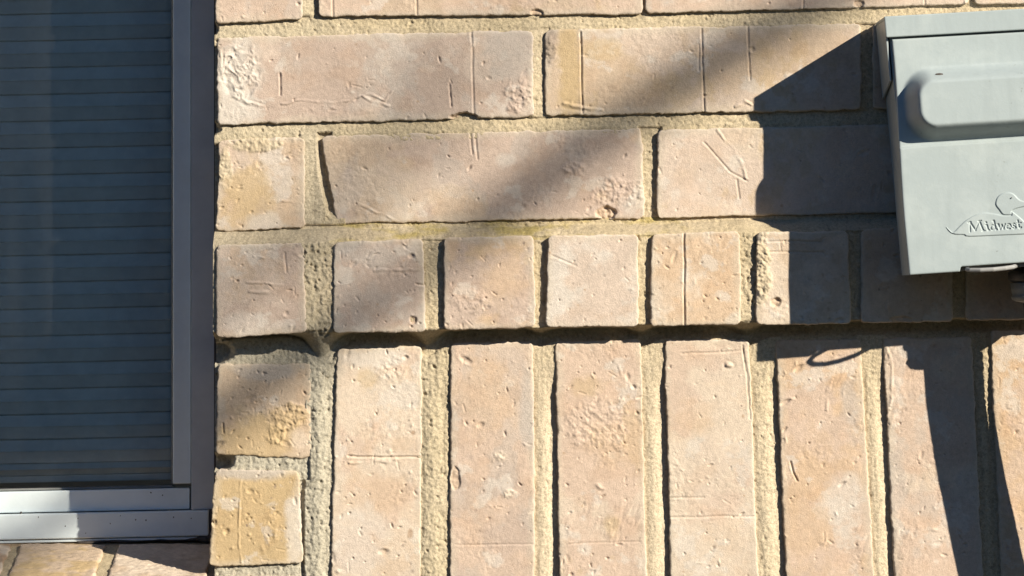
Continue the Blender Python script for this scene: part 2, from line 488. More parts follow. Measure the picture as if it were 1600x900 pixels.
    ii = (np.arange(nr - 1)[:, None] * nc + np.arange(nc - 1)[None]).ravel()
    quads = np.stack((ii, ii + nc, ii + nc + 1, ii + 1), 1)
    n = len(ring); k = np.arange(n); k2 = (k + 1) % n
    side = np.stack((ring[k], ring[k2], nr * nc + k2, nr * nc + k), 1)
    me = mesh_np(name, verts, np.concatenate((quads, side)), M_BRICK, True, np.clip(cols, 0.02, 0.85))
    return link(name, me, parent, Vector(cen) - parent.location)

# ------------------------------------------------------------------ the brick wall
wall = thing('brick_wall', 'pale pink and tan brick wall with a projecting header course over tall upright bricks', 'wall', (0, 0, 0))
RL = 38.0                      # the header course stands 19 mm proud
THK = 235                      # bricks beside the window are full depth

B = []
def row(x0l, yt, x1r, yb): return [(x0l, yt), (x1r, yt), (x1r, yb), (x0l, yb)]

# top course
make_brick(wall, 'brick', [(336, -112), (474, -116), (474, 30), (337, 37)], 0, THK, 1, MAUVE, PINK,
           [('ridge', [(380, 27), (398, 29)], 2.0)])
make_brick(wall, 'brick', [(496, -118), (1002, -128), (1004, 22), (497, 26)], 0, 90, 2, PINK, TAN,
           [('score', [(518, -90), (520, 24)], 2.0), ('score', [(648, -90), (651, 22)], 2.2), ('chip', 838, 20, 10, 6, 4)])
make_brick(wall, 'brick', [(1008, -128), (1514, -140), (1515, 7), (1008, 21)], 0, 90, 3, PINK, PALE,
           [('score', [(1254, -50), (1255, 16)], 2.0), ('score', [(1444, -50), (1444, 10)], 2.0), ('chip', 1342, 6, 8, 6, 3)])
make_brick(wall, 'brick', [(1523, -140), (2026, -150), (2026, -3), (1523, 8)], 0, 90, 4, PINK, TAN)
# second course
make_brick(wall, 'brick', [(339, 58), (833, 48), (835, 183), (338, 195)], 0, THK, 5, MAUVE, PALE,
           [('swirl', 376, 112, 34, 48, 2.4), ('stain', 372, 110, 44, 60, CHALK, 0.75), ('stain', 360, 178, 40, 24, CHALK, 0.7),
            ('ridge', [(345, 80), (350, 128), (366, 148), (384, 162), (410, 166)], 3.2, 3.0),
            ('ridge', [(440, 162), (480, 156), (520, 160), (545, 156), (578, 145), (600, 158), (618, 140)], 1.8, 2.2),
            ('ridge', [(568, 150), (585, 160), (606, 166)], 1.6), ('score', [(437, 115), (438, 148)], 3.0),
            ('score', [(737, 52), (741, 182)], 2.0), ('score', [(703, 130), (706, 166)], 2.4),
            ('crust', 812, 150, 24, 28, 2.0, None), ('stain', 800, 80, 50, 50, GREY, 0.6), ('chip', 727, 186, 22, 10, 9),
            ('stain', 600, 90, 60, 70, GREY, 0.4)], edge=3.2, wob=3.0)
make_brick(wall, 'brick', [(852, 46), (1345, 37), (1346, 172), (851, 181)], 0, 90, 6, TAN, PALE,
           [('stain', 888, 110, 24, 80, YEL, 0.9), ('stain', 862, 72, 10, 34, UMBER, 0.55), ('crust', 862, 76, 9, 26, 1.6, None),
            ('score', [(907, 50), (910, 176)], 3.0), ('score', [(1096, 45), (1101, 175)], 2.6), ('score', [(1092, 70), (1093, 110)], 1.6),
            ('score', [(1168, 42), (1172, 125)], 2.2), ('ridge', [(880, 162), (905, 168), (940, 172)], 2.2),
            ('ridge', [(1150, 166), (1165, 156), (1176, 165)], 2.0), ('stain', 940, 75, 40, 24, YEL, 0.5),
            ('stain', 1010, 152, 40, 16, ORANGE, 0.5), ('chip', 1010, 184, 40, 7, 4)], edge=3.2, wob=2.8)
make_brick(wall, 'brick', [(1364, 37), (1858, 26), (1858, 160), (1364, 171)], 0, 90, 7, TAN, PINK)
make_brick(wall, 'brick', [(1876, 26), (2370, 16), (2370, 150), (1876, 160)], 0, 90, 107, TAN, PINK, coarse=True)
# third course
make_brick(wall, 'brick', [(342, 219), (476, 214), (477, 356), (337, 361)], 0, THK, 8, TAN, PALE,
           [('stain', 385, 300, 44, 60, YEL, 0.75), ('crust', 350, 262, 14, 40, 1.6, SAND), ('crust', 400, 226, 44, 12, 1.8, SAND),
            ('stain', 410, 350, 30, 20, CHALK, 0.6), ('ridge', [(416, 314), (455, 315)], 1.2)], wob=2.8, edge=3.2)
make_brick(wall, 'brick', [(501, 212), (1003, 200), (1006, 341), (526, 349)], -2, 90, 9, MAUVE, TAN,
           [('chip', 947, 333, 17, 11, 5), ('score', [(735, 206), (738, 240)], 2.2), ('score', [(743, 206), (746, 248)], 2.0),
            ('crust', 965, 300, 44, 28, 1.8, None), ('stain', 520, 260, 26, 60, TAN, 0.6), ('crust', 900, 262, 24, 12, 1.6, None),
            ('stain', 600, 290, 100, 44, CREAM, 0.6), ('stain', 795, 250, 22, 14, CHALK, 0.6),
            ('ridge', [(560, 318), (600, 336), (620, 345)], 1.2)], wob=2.8, edge=3.2, tilt=(2, 0))
make_brick(wall, 'brick', [(1027, 203), (1532, 191), (1534, 329), (1027, 341)], 0, 90, 10, PALE, CREAM,
           [('ridge', [(1120, 205), (1145, 232), (1160, 255), (1168, 280)], 1.3), ('score', [(1100, 222), (1122, 246), (1142, 268), (1168, 282)], 1.6),
            ('score', [(1152, 280), (1155, 310)], 1.8)], drag=0.3)
make_brick(wall, 'brick', [(1554, 191), (2056, 181), (2056, 318), (1554, 329)], 0, 90, 11, PINK, TAN)
# projecting header course
HD = [([(338, 383), (474, 379), (479, 519), (338, 528)], MAUVE, PALE, 12,
       [('ridge', [(385, 440), (440, 444)], 1.5), ('ridge', [(390, 455), (430, 457)], 1.4), ('stain', 380, 505, 50, 20, CHALK, 0.5),
        ('score', [(445, 395), (447, 425)], 1.6)]),
      ([(522, 378), (661, 373), (666, 518), (520, 521)], MAUVE, GREY, 13,
       [('ridge', [(585, 424), (655, 420)], 1.4), ('chip', 646, 500, 6, 7, 4), ('stain', 590, 400, 50, 24, GREY, 0.6),
        ('score', [(650, 444), (664, 446)], 2.5)]),
      ([(694, 371), (834, 368), (836, 512), (693, 516)], MAUVE, ORANGE, 14,
       [('stain', 790, 430, 40, 50, ORANGE, 0.6), ('crust', 735, 470, 34, 26, 1.2, None)]),
      ([(856, 368), (997, 366), (998, 510), (853, 511)], PALE, CHALK, 15, [('score', [(862, 400), (900, 416)], 1.2)]),
      ([(1018, 366), (1157, 361), (1158, 507), (1016, 510)], CREAM, ORANGE, 16,
       [('score', [(1069, 366), (1070, 508)], 3.4), ('stain', 1045, 425, 26, 50, ORANGE, 0.5)]),
      ([(1182, 362), (1325, 361), (1330, 506), (1181, 508)], CREAM, TAN, 17,
       [('crust', 1190, 420, 16, 60, 3.0, SAND), ('score', [(1200, 377), (1285, 377)], 1.6), ('score', [(1200, 393), (1285, 394)], 1.6),
        ('chip', 1212, 472, 9, 7, 4)]),
      ([(1346, 358), (1487, 356), (1490, 503), (1345, 504)], PINK, TAN, 18, [('chip', 1408, 500, 18, 6, 4)]),
      ([(1510, 353), (1648, 351), (1650, 498), (1509, 501)], PINK, TAN, 19, []),
      ([(1672, 350), (1812, 347), (1814, 494), (1672, 497)], PINK, PALE, 20, [])]
for i, (q, t1, t2, sd, ft) in enumerate(HD):
    make_brick(wall, 'brick', q, RL + (0, -1, 0, 1, 0, 1, -1, 0, 0)[i], THK + RL if i == 0 else 110, sd, t1, t2, ft, pits=20, edge=3.0, wob=2.2)
# bricks of the window side below the header course
make_brick(wall, 'brick', [(341, 568), (485, 569), (487, 716), (336, 710)], -1, THK, 21, TAN, ORANGE,
           [('stain', 400, 690, 90, 50, YEL, 0.85), ('crust', 455, 650, 34, 22, 2.4, YEL), ('crust', 430, 680, 16, 20, 2.0, YEL),
            ('stain', 415, 578, 70, 18, GREY, 0.7), ('score', [(349, 662), (350, 676)], 3.0), ('stain', 470, 690, 20, 26, CREAM, 0.7)], wob=3.0)
make_brick(wall, 'brick', [(336, 734), (467, 735), (474, 881), (326, 885)], 1, THK, 22, YEL, YEL,
           [('ridge', [(376, 750), (374, 800), (373, 850), (378, 878)], 1.6, 1.8), ('stain', 462, 820, 18, 70, CHALK, 0.7),
            ('stain', 400, 738, 70, 14, GREY, 0.7), ('crust', 425, 830, 14, 30, 0.8, None)], wob=2.6)
make_brick(wall, 'brick', [(326, 902), (466, 900), (466, 1044), (326, 1048)], 0, THK, 23, YEL, TAN)
# upright soldiers
SO = [([(527, 545), (659, 541), (656, 1044), (512, 1046)], 0, CREAM, PINK, 24,
       [('score', [(545, 712), (600, 715), (655, 714)], 3.0), ('ridge', [(545, 722), (620, 720)], 1.2), ('stain', 590, 770, 50, 40, ORANGE, 0.5),
        ('stain', 575, 595, 20, 22, YEL, 0.5), ('stain', 590, 560, 60, 16, CHALK, 0.6), ('crust', 610, 575, 30, 22, 1.2, None),
        ('stain', 645, 676, 5, 5, BROWN, 0.9), ('stain', 641, 833, 5, 8, BROWN, 0.8), ('stain', 560, 850, 50, 60, CHALK, 0.55)]),
      ([(704, 536), (833, 534), (837, 1036), (703, 1040)], 0, PINK, MAUVE, 25,
       [('chip', 712, 748, 8, 18, 2.5), ('score', [(712, 852), (836, 850)], 1.0),
        ('crust', 795, 772, 12, 9, 2.0, CREAM), ('crust', 780, 712, 12, 8, 1.6, CREAM), ('stain', 760, 620, 60, 70, ORANGE, 0.5),
        ('stain', 824, 640, 14, 80, GREY, 0.6)]),
      ([(868, 534), (1001, 530), (1014, 1032), (876, 1036)], 0, PINK, CREAM, 26,
       [('ridge', [(968, 575), (975, 590), (980, 610), (968, 596)], 1.0), ('stain', 915, 605, 34, 20, YEL, 0.5),
        ('crust', 940, 660, 60, 50, 1.3, None), ('stain', 960, 690, 60, 50, ORANGE, 0.5), ('stain', 955, 822, 16, 20, YEL, 0.5),
        ('score', [(890, 850), (1000, 846)], 1.0)]),
      ([(1038, 531), (1170, 529), (1190, 1030), (1052, 1033)], 0, CREAM, PINK, 27,
       [('score', [(1065, 553), (1158, 548)], 1.4), ('score', [(1160, 540), (1168, 600), (1172, 655)], 2.4), ('score', [(1048, 778), (1100, 777)], 1.2),
        ('score', [(1046, 809), (1184, 806)], 1.3), ('ridge', [(1136, 570), (1142, 572)], 3.0, 4.0), ('stain', 1090, 650, 40, 30, ORANGE, 0.4)]),
      ([(1212, 532), (1345, 530), (1372, 1028), (1234, 1032)], 0, PINK, ORANGE, 28,
       [('score', [(1236, 722), (1240, 740), (1246, 752)], 3.0), ('stain', 1330, 640, 18, 60, GREY, 0.6), ('stain', 1320, 780, 34, 60, CHALK, 0.6),
        ('stain', 1260, 830, 44, 60, ORANGE, 0.6), ('ridge', [(1292, 610), (1290, 640)], 1.0)]),
      ([(1379, 529), (1518, 526), (1542, 1024), (1404, 1028)], 0, PINK, CREAM, 29,
       [('ridge', [(1385, 545), (1395, 580), (1392, 640)], 1.4), ('stain', 1400, 760, 20, 70, GREY, 0.5)]),
      ([(1547, 516), (1690, 514), (1712, 1016), (1570, 1020)], 1, ORANGE, PINK, 30, []),
      ([(1722, 512), (1858, 510), (1884, 1012), (1744, 1014)], 0, PINK, TAN, 31, [])]
for q, fc, t1, t2, sd, ft in SO:
    make_brick(wall, 'brick', q, fc, 90, sd, t1, t2, ft, pits=44, rough=1.0, edge=2.8, wob=2.5, drag=0.55 if sd in (26, 28, 29) else 0.2)

# the wall goes on out of the picture: plainer bricks
TONES = [(PINK, TAN), (TAN, PALE), (PINK, CREAM), (TAN, YEL), (PALE, PINK), (PINK, ORANGE)]
rnd = random.Random(5)
sdn = 200
def plain(x0, yt, x1, yb, face=0.0, depth=90):
    global sdn
    sdn += 1
    t = rnd.choice(TONES)
    k = 0.021
    make_brick(wall, 'brick', [(x0, yt - k * (x0 - 800)), (x1, yt - k * (x1 - 800)), (x1, yb - k * (x1 - 800)), (x0, yb - k * (x0 - 800))],
               face, depth, sdn, t[0], t[1], coarse=True)
WIN_L, WIN_T = -560, -440       # far side and head of the window opening
for j, (yt, yb) in enumerate(((-283, -142), (-441, -300), (-599, -458), (-757, -616))):
    x = 337.0 if yt > -450 else WIN_L - 520.0
    first = True
    while x < 2350:
        wdt = 138 if (first and j % 2 == 0) else 500
        plain(x, yt, x + wdt, yb, 0, THK if (first or yt < -450) else 90); x += wdt + 20; first = False
plain(2047, -125, 2350, 17); plain(2076, 232, 2350, 365)
x = 1836
while x < 2350: plain(x, 385, x + 140, 528, RL, 110); x += 163
x = 1902
while x < 2350: plain(x, 545, x + 136, 1042, 0); x += 170
for j, (yt, yb) in enumerate(((1064, 1204), (1222, 1362))):
    x = -1080.0 - 250 * j
    while x < 2350: plain(x, yt, x + 500, yb); x += 520
yy = -441
j = 0
while yy < 1040:
    if j % 2: plain(WIN_L - 520, yy, WIN_L - 159, yy + 141); plain(WIN_L - 139, yy, WIN_L, yy + 141, 0, THK)
    else: plain(WIN_L - 520, yy, WIN_L, yy + 141, 0, THK)
    yy += 158; j += 1

# ------------------------------------------------------------------ mortar of the wall
def mortar():
    xs = np.concatenate((np.arange(WIN_L - 540, 320, 40.0), np.arange(330, 1700, 1.7), np.arange(1705, 2360, 40.0)))
    ys = np.concatenate((np.arange(-775, -40, 30.0), np.arange(-12, 912, 1.7), np.arange(915, 1380, 30.0)))
    X, Y = np.meshgrid(xs, ys)
    h = np.full(X.shape, -9.0)
    rough = np.full(X.shape, 1.0)
    lich = np.zeros(X.shape); pale = np.zeros(X.shape)
    k = 0.021
    Yl = Y + k * (X - 800)                           # level line coordinate
    def hj(y0, y1, xa, xb, h0, h1, rg=1.0):          # bed joint: height runs h0 (top) .. h1 (bottom)
        m = (X > xa) & (X < xb) & (Yl > y0 - 14) & (Yl < y1 + 14)
        t = np.clip((Yl - y0) / (y1 - y0), 0, 1)
        h[m] = (h0 + (h1 - h0) * t)[m]; rough[m] = rg
    def vj(x0, x1, ya, yb, h0, h1, rg=1.0, lean=0.0, pl=0.0):
        xc = X - lean * (Y - ya)
        m = (xc > x0 - 8) & (xc < x1 + 8) & (Y > ya) & (Y < yb)
        t = np.clip((xc - x0) / (x1 - x0), 0, 1)
        h[m] = (h0 + (h1 - h0) * t)[m]; rough[m] = rg; pale[m] = pl
    hj(27, 48, 300, 1800, -8, -2.5)
    hj(184, 202, 300, 1800, -8, -3)
    vj(474, 496, -120, 24, -3, -9, .7); vj(1004, 1008, -120, 20, -7, -9, .7); vj(1515, 1523, -120, 8, -7, -9)
    vj(834, 852, 44, 182, -3, -6, .7, 0, .4); vj(1346, 1364, 36, 172, -6, -8)
    vj(477, 496, 208, 358, -2, -4, .6, 0, .4)
    m = (X > 492) & (X < 540) & (Y > 206) & (Y < 352) & (X < 507 + 27 * np.clip((Y - 215) / 130, 0, 1) ** 2 + 10)
    cres = sstep(493 + 0, 499, X - 20 * np.clip((Y - 215) / 130, 0, 1) ** 2) * (1 - sstep(322, 345, Y))
    h[m] = (-3 - 10 * cres)[m]
    vj(1005, 1027, 198, 342, -7, -9, 1.0); vj(1534, 1554, 190, 330, -8, -8)
    # sloped bed up onto the projecting header course
    lo = 352 + 5 * fbm(X / 60, Y / 60, 41, 3); hi = 372 + 4 * fbm(X / 40, Y / 40, 42, 3)
    t = np.clip((Yl - lo) / (hi - lo), 0, 1)
    zone = (Yl > 345) & (Yl < 521)
    ramp_h = -7 + (RL - 5 + 7) * t ** 0.8
    h[zone] = ramp_h[zone]
    lich += np.where((Yl > 343) & (Yl < 376) & (X > 500) & (X < 1100), 1.0, 0.0) * sstep(-0.15, 0.5, fbm(X / 45, Y / 16, 43, 4, 0.6))
    # joints between the headers
    hz = [(480, 520, -2.0, -5.0, 1.8), (665, 693, -8, -10, 1.2), (836, 854, -8, -9, 1.0), (998, 1017, -7, -10, 1.1), (1158, 1181, -4, -6, 1.8),
          (1328, 1346, -9, -9, 1), (1489, 1510, -9, -9, 1), (1649, 1672, -9, -9, 1)]
    for x0, x1, a, b, rg in hz:
        m = zone & (X > x0 - 8) & (X < x1 + 8) & (Yl > hi)
        tt = np.clip((X - x0) / (x1 - x0), 0, 1)
        h[m] = (RL + a + (b - a) * tt)[m]; rough[m] = rg
    # under the headers: drop back to the soldier plane, with tongues of mortar at the joints
    tong = 0 * X
    for xc, wd, ln in ((503, 24, 36), (668, 22, 20), (1000, 20, 14), (1165, 24, 16), (845, 14, 8), (345, 20, 4)):
        tong = np.maximum(tong, ln * np.exp(-((X - xc) / wd) ** 2))
    y0 = 512 + 2 * fbm(X / 20, Y * 0, 44, 3)
    t = np.clip((Yl - y0) / (4 + tong), 0, 1)
    m = (Yl > 509) & (Yl < 600)
    base_low = -16 + 0 * X
    gs = np.exp(-((X - 503) / 30) ** 2) + 0.6 * np.exp(-((X - 670) / 22) ** 2)
    base_low = base_low + 13 * np.clip(gs, 0, 1)
    h[m] = ((RL - 8) + (base_low - (RL - 8)) * t)[m]
    # bed under the headers beside the soldiers
    m = (Yl > 517 + tong) & (Yl < 560) & (X > 520)
    h[m] = np.maximum(-16 + 12 * sstep(522, 540, Yl - tong), base_low)[m]
    m = (Yl > 519 + tong) & (Yl < 575) & (X <= 520)
    h[m] = (-9 + 6 * np.clip(gs, 0, 1))[m]
    low = Yl > 534 + tong
    sj = [(487, 522, -1.5, -5.0, 1.7, -0.012, 0.0), (659, 704, -2.5, -6, 1.4, -0.003, 0.1), (833, 868, -6.5, -9.5, .55, 0.012, .9), (1002, 1038, -6, -10.5, .55, 0.027, .9),
          (1171, 1212, -4.5, -9.5, .9, 0.042, .7), (1346, 1379, -6, -9.5, .7, 0.052, .8), (1519, 1547, -8, -8, 1, 0.05, .2), (1690, 1722, -8, -8, 1, 0.05, .2)]
    for x0, x1, a, b, rg, lean, pl in sj:
        xc = X - lean * (Y - 530)
        m = low & (xc > x0 - 8) & (xc < x1 + 8)
        tt = np.clip((xc - x0) / (x1 - x0), 0, 1)
        ridge = 2.5 * np.sin(np.pi * np.clip(tt / 0.75, 0, 1))
        top = sstep(545, 640, Y + 14 * fbm(X / 30, Y / 30, 58, 2)); h[m] = (-3.5 + (a + (b - a) * tt ** 2 + ridge + 3.5) * top)[m]; rough[m] = rg; pale[m] = pl * (0.5 + 0.5 * sstep(560, 700, Y))[m]
    hj(724, 746, 300, 492, -5, -4, 1.4) if False else None
    m = (X > 330) & (X < 484) & (Y > 700) & (Y < 750); h[m] = -5; rough[m] = 1.5
    m = (X > 320) & (X < 470) & (Y > 872) & (Y < 915); h[m] = -5; rough[m] = 1.2
    # open holes at the window edge of three joints
    for cx, cy, rx, ry in ((336, 549, 27, 20), (342, 722, 24, 14), (330, 200, 14, 12), (334, 44, 6, 10)):
        rr = np.hypot((X - cx) / rx, (Y - cy) / ry) + 0.2 * fbm(X / 9, Y / 9, 46, 2)
        h -= 34 * (1 - sstep(0.6, 1.1, rr))
    gr = fbm(X / 3.6, Y / 3.6, 51, 2, 0.6); lump = fbm(X / 18, Y / 15, 52, 4, 0.6); big = fbm(X / 60, Y / 60, 53, 2)
    dirn = fbm((X + Y) / 6, (Y - X) / 16, 54, 2)
    h = h + rough * (1.05 * gr + 0.75 * lump + 0.7 * dirn * (rough > 1.3)) + 1.2 * big
    vert = (Yl > 376)
    drg = np.where(vert, fbm(X / 4.0, Y / 26, 71, 3, 0.6), fbm(X / 26, Y / 4.0, 72, 3, 0.6))
    h = h + 0.9 * drg
    holes = sstep(0.55, 0.75, fbm(X / 7, Y / 7, 55, 2)); h -= rough * 2.2 * holes
    col = np.empty(X.shape + (3,)); col[:] = SAND
    pm = np.clip(pale, 0, 1)[..., None]
    col = col * (1 - pm * 0.75) + np.array((0.64, 0.525, 0.38)) * pm * 0.8
    v = sstep(-0.3, 0.5, fbm(X / 50, Y / 40, 56, 4, 0.6))[..., None]
    col = col * (1 - 0.35 * v) + np.array((0.44, 0.36, 0.26)) * 0.45 * v
    lm = (np.clip(lich, 0, 1) * 0.75)[..., None]
    col = col * (1 - lm) + LICHEN * lm
    gl = (sstep(760, 480, X) * sstep(500, 560, Y) * 0.75 + 0.3 * sstep(560, 480, X))[..., None]
    col = col * (1 - gl) + np.array((0.455, 0.405, 0.315)) * gl
    gn = sstep(0.30, 0.62, fbm(X / 3.4, Y / 3.4, 59, 2))[..., None] * (0.16 + 0.22 * (_hash(np.floor(X / 6), np.floor(Y / 6), 7) > 0.55))[..., None]
    col = col * (1 - gn) + np.array((0.20, 0.165, 0.12)) * gn
    dk = sstep(0.35, 0.75, fbm(X / 9, Y / 9, 57, 3))[..., None]
    col = col * (1 - 0.22 * dk)
    w = at(X, Y, 0.0)
    nr, nc = X.shape
    fv = np.stack((w[0].ravel(), (-h * S).ravel(), w[2].ravel()), 1)
    ii = (np.arange(nr - 1)[:, None] * nc + np.arange(nc - 1)[None])
    open_ = ((X[:-1, :-1] < 334) & (X[:-1, :-1] > WIN_L - 40) & (Y[:-1, :-1] > WIN_T - 30) & (Y[:-1, :-1] < 1040))
    ii = ii[~open_].ravel()
    quads = np.stack((ii, ii + nc, ii + nc + 1, ii + 1), 1)
    me = mesh_np('mortar', fv, quads, M_MORTAR, True, np.clip(col.reshape(-1, 3), 0.02, 0.85))
    link('mortar', me, wall)
    # mortar body behind the joints along the window reveal
    bar('reveal_core', M_CAULK, wall, 352, 700, WIN_T, 1040, -THK, -44, 0.001, ref=0)
mortar()

# ------------------------------------------------------------------ sloping brick sill under the window
sill = thing('brick_sill', 'sloping brick window sill in the bottom left corner, half in shade', 'sill', tuple(Vector(at(60, 900, -100))))
def sill_brick(x0, x1, seed, t1, t2):
    """a brick laid on the slope: x in survey units at the wall plane; top surface slopes from the frame to the front"""
    W = x1 - x0; L = 250.0; Hh = 110.0
    au = axis(W, 2.4); av = axis(L, 2.4)
    U, V = np.meshgrid(au, av)
    ex = np.minimum(U, 1 - U) * W; ey = np.minimum(V, 1 - V) * L
    X0 = x0 + U * W; D0 = V * L
    ed = np.minimum(ex, ey)
    hh = 1.6 * fbm(X0 / 60, D0 / 60, seed, 3) + 1.5 * fbm(X0 / 9, D0 / 9, seed + 1, 4, 0.65)
    hh += 1.6 * np.abs(fbm(X0 / 16, D0 / 8, seed + 4, 3))
    tt = np.clip(1 - ed / 5.0, 0, 1); hh -= 3.5 * (1 - np.sqrt(1 - tt * tt))
    wx = np.clip(1 - ex / 20, 0, 1) ** 2 * 2.5 * fbm(D0 / 20, X0 * 0 + np.where(U < .5, 3.0, 8.0), seed + 2, 3) * 1.3
    XX = X0 + wx
    col = np.empty(X0.shape + (3,)); m2 = sstep(-0.1, 0.5, fbm(X0 / 40, D0 / 40, seed + 3, 4))[..., None]
    col[:] = t1; col = col * (1 - m2) + t2 * m2
    col *= (1 + 0.14 * fbm(X0 / 12, D0 / 12, seed + 5, 3))[..., None]
    return XX, D0, hh, col
SLOPE = 0.20
def sill_pos(X, D, hh):
    # D = 0 at the frame (214 behind the face), growing toward the viewer
    r = 214 - D
    base = at(X, 0 * X + 858 + SLOPE * D - hh, 0.0)
    return np.stack((base[0].ravel(), (r * S).ravel(), base[2].ravel()), 1)
def grid_quads(nr, nc):
    ii = (np.arange(nr - 1)[:, None] * nc + np.arange(nc - 1)[None]).ravel()
    return np.stack((ii, ii + nc, ii + nc + 1, ii + 1), 1)
xs_ = [(-640, -505), (-490, -345), (-330, -175), (-158, -5), (12, 146), (168, 322)]
for i, (a, b) in enumerate(xs_):
    XX, DD, hh, col = sill_brick(a, b, 300 + i * 9, (TAN, CREAM)[i % 2] * 1.05, (BROWN, YEL, TAN)[i % 3])
    DD = DD + 17
    fv = sill_pos(XX, DD, hh)
    nr, nc = XX.shape
    ring = np.concatenate((np.arange(nc), np.arange(1, nr) * nc + nc - 1, (nr - 1) * nc + np.arange(nc - 2, -1, -1), np.arange(nr - 2, 0, -1) * nc))
    low = fv[ring].copy(); low[:, 2] -= 100 * S; low[:, 1] += 100 * SLOPE * S
    n = len(ring); k = np.arange(n); k2 = (k + 1) % n
    side = np.stack((ring[k], ring[k2], nr * nc + k2, nr * nc + k), 1)
    cc = col.reshape(-1, 3)
    cen = fv.mean(0)
    me = mesh_np('brick', np.concatenate((fv, low)) - cen, np.concatenate((grid_quads(nr, nc), side)), M_BRICK, True,
                 np.clip(np.concatenate((cc, cc[ring])), .02, .85))
    link('brick', me, sill, Vector(cen) - sill.location)
xa = np.concatenate((np.arange(-660, -20, 12.0), np.arange(-16, 336, 2.4))); da = np.concatenate((np.arange(-40, 60, 2.4), np.arange(62, 262, 6)))
X, D = np.meshgrid(xa, da)
hh = -5 + 1.4 * fbm(X / 5, D / 5, 61, 3, .65) + 1.5 * fbm(X / 20, D / 20, 62, 3)
hh = np.where(D < 16, -4.0 + 0.9 * fbm(X / 24, D / 24, 63, 3) + 0.4 * fbm(X / 5, D / 5, 66, 2), hh)
mc = np.empty(X.shape + (3,)); mc[:] = SAND * 0.96
tanb = np.where(D < 16, 0.6, 0.0)[..., None]
mc = mc * (1 - tanb) + np.array((0.42, 0.28, 0.17)) * tanb
mc *= (1 + 0.15 * fbm(X / 10, D / 10, 64, 3))[..., None]
fv = sill_pos(X, D, hh)
link('mortar', mesh_np('mortar', fv - np.array(sill.location), grid_quads(*X.shape), M_MORTAR, True, np.clip(mc.reshape(-1, 3), .02, .85)), sill)
# solid bed under the sill
bar('sill_bed', M_CAULK, sill, WIN_L - 10, 330, 1000, 1060, -230, -14, 0.001, ref=0)

# ------------------------------------------------------------------ window
R1, R2 = -207.0, -222.0
win = thing('window', 'white framed window set back in the brick wall with a dark glass pane', 'window', tuple(Vector(at(-100, 820, -214))))
k = 0.021
def wbar(name, mat, x0, x1, y0, y1, h0, h1, bev=0.0008):
    """window bars are level: y given at survey x = 150"""
    cs = []
    for (x, y) in ((x0, y0), (x1, y0), (x1, y1), (x0, y1)):
        cs.append(at(x, y - k * (x - 150), h1))
    f = [(p[0], -h1 * S, p[2]) for p in cs]; b = [(p[0], -h0 * S, p[2]) for p in cs]
    return box8(name, mat, win, f, b, bev, 3)
# outer frame
wbar('sill_frame', M_FRAME, -540, 326, 801, 841, -300, R1, 0.0012)
wbar('drip_lip', M_FRAME, -540, 318, 842, 846, -290, R1 - 4, 0.0005)
# jamb with a sloped face turned a little to the reveal
jt, jb = -425, 799.5
def jamb(x_in, x_out, h_in, h_out):
    f = []; b = []
    for (x, y, hv) in ((x_in, jt, h_in), (x_out, jt, h_out), (x_out, jb - 3.6, h_out), (x_in, jb - 3, h_in)):
        p = at(x, y, hv); f.append((p[0], -hv * S, p[2])); b.append((p[0], 320 * S, p[2]))
    return box8('jamb', M_JAMB, win, f, b, 0.0005)
jamb(299, 344, R1 - 3, R1 - 17)
wbar('jamb', M_JAMB, -560, -520, jt, jb, -310, R1)
wbar('head_frame', M_JAMB, -520, 299, -440, -405, -310, R1)
# sash
wbar('stile', M_FRAME, 270, 298, -404, 758.5, -280, R2 + 6, 0.0009)
wbar('stile', M_FRAME, -519, -486, -404, 758.5, -280, R2 + 6, 0.0009)
wbar('sash_rail', M_FRAME, -519, 296, 765.5, 798.5, -280, R2, 0.0009)
wbar('sash_rail', M_FRAME, -519, 296, -404, -372, -280, R2, 0.0009)
wbar('glazing_bead', M_FITTING, -486, 269, 761, 764, -280, R2 - 12, 0.0003)
wbar('glazing_bead', M_FITTING, 267.5, 269.8, -372, 759, -280, R2 - 18, 0.0003)
gx0, gx1, gy0, gy1, gh = -500, 275, -390, 770, -246
cs = [at(gx0, gy0, gh), at(gx1, gy0, gh), at(gx1, gy1, gh), at(gx0, gy1, gh)]
gme = bpy.data.meshes.new('pane'); gme.from_pydata([tuple(Vector(p) - win.location) for p in cs], [], [(0, 3, 2, 1)]); gme.materials.append(M_GLASS)
link('pane', gme, win)
# caulk between frame and brick, coloured dark for the shadow in the gap
bar('caulk', M_CAULK, win, 330, 350, -420, 838, -300, R1 - 14, 0.002)
cp = []; cr = []
for i in range(60):
    t = i / 59.0
    x = 120 + 205 * min(1, t / 0.8); y = 846 - k * (x - 150) + (0 if t < 0.8 else -46 * ((t - 0.8) / 0.2) ** 1.5)
    cp.append(at(x + (5 * (t - .8) / .2 if t > .8 else 0), y + 0.8 * math.sin(i * 0.4), R1 - 6)); cr.append((2.4 + 0.9 * math.sin(i * 0.31) * math.sin(i * 0.17 + 1) + (5.5 * max(0, 1 - abs(t - 0.82) / 0.1))) * S)
V, F = tube(cp, cr, 8)
cme = poly_mesh('caulk', [v - win.location for v in V], F, M_CAULK); cme.polygons.foreach_set('use_smooth', [True] * len(cme.polygons))
link('caulk', cme, win)
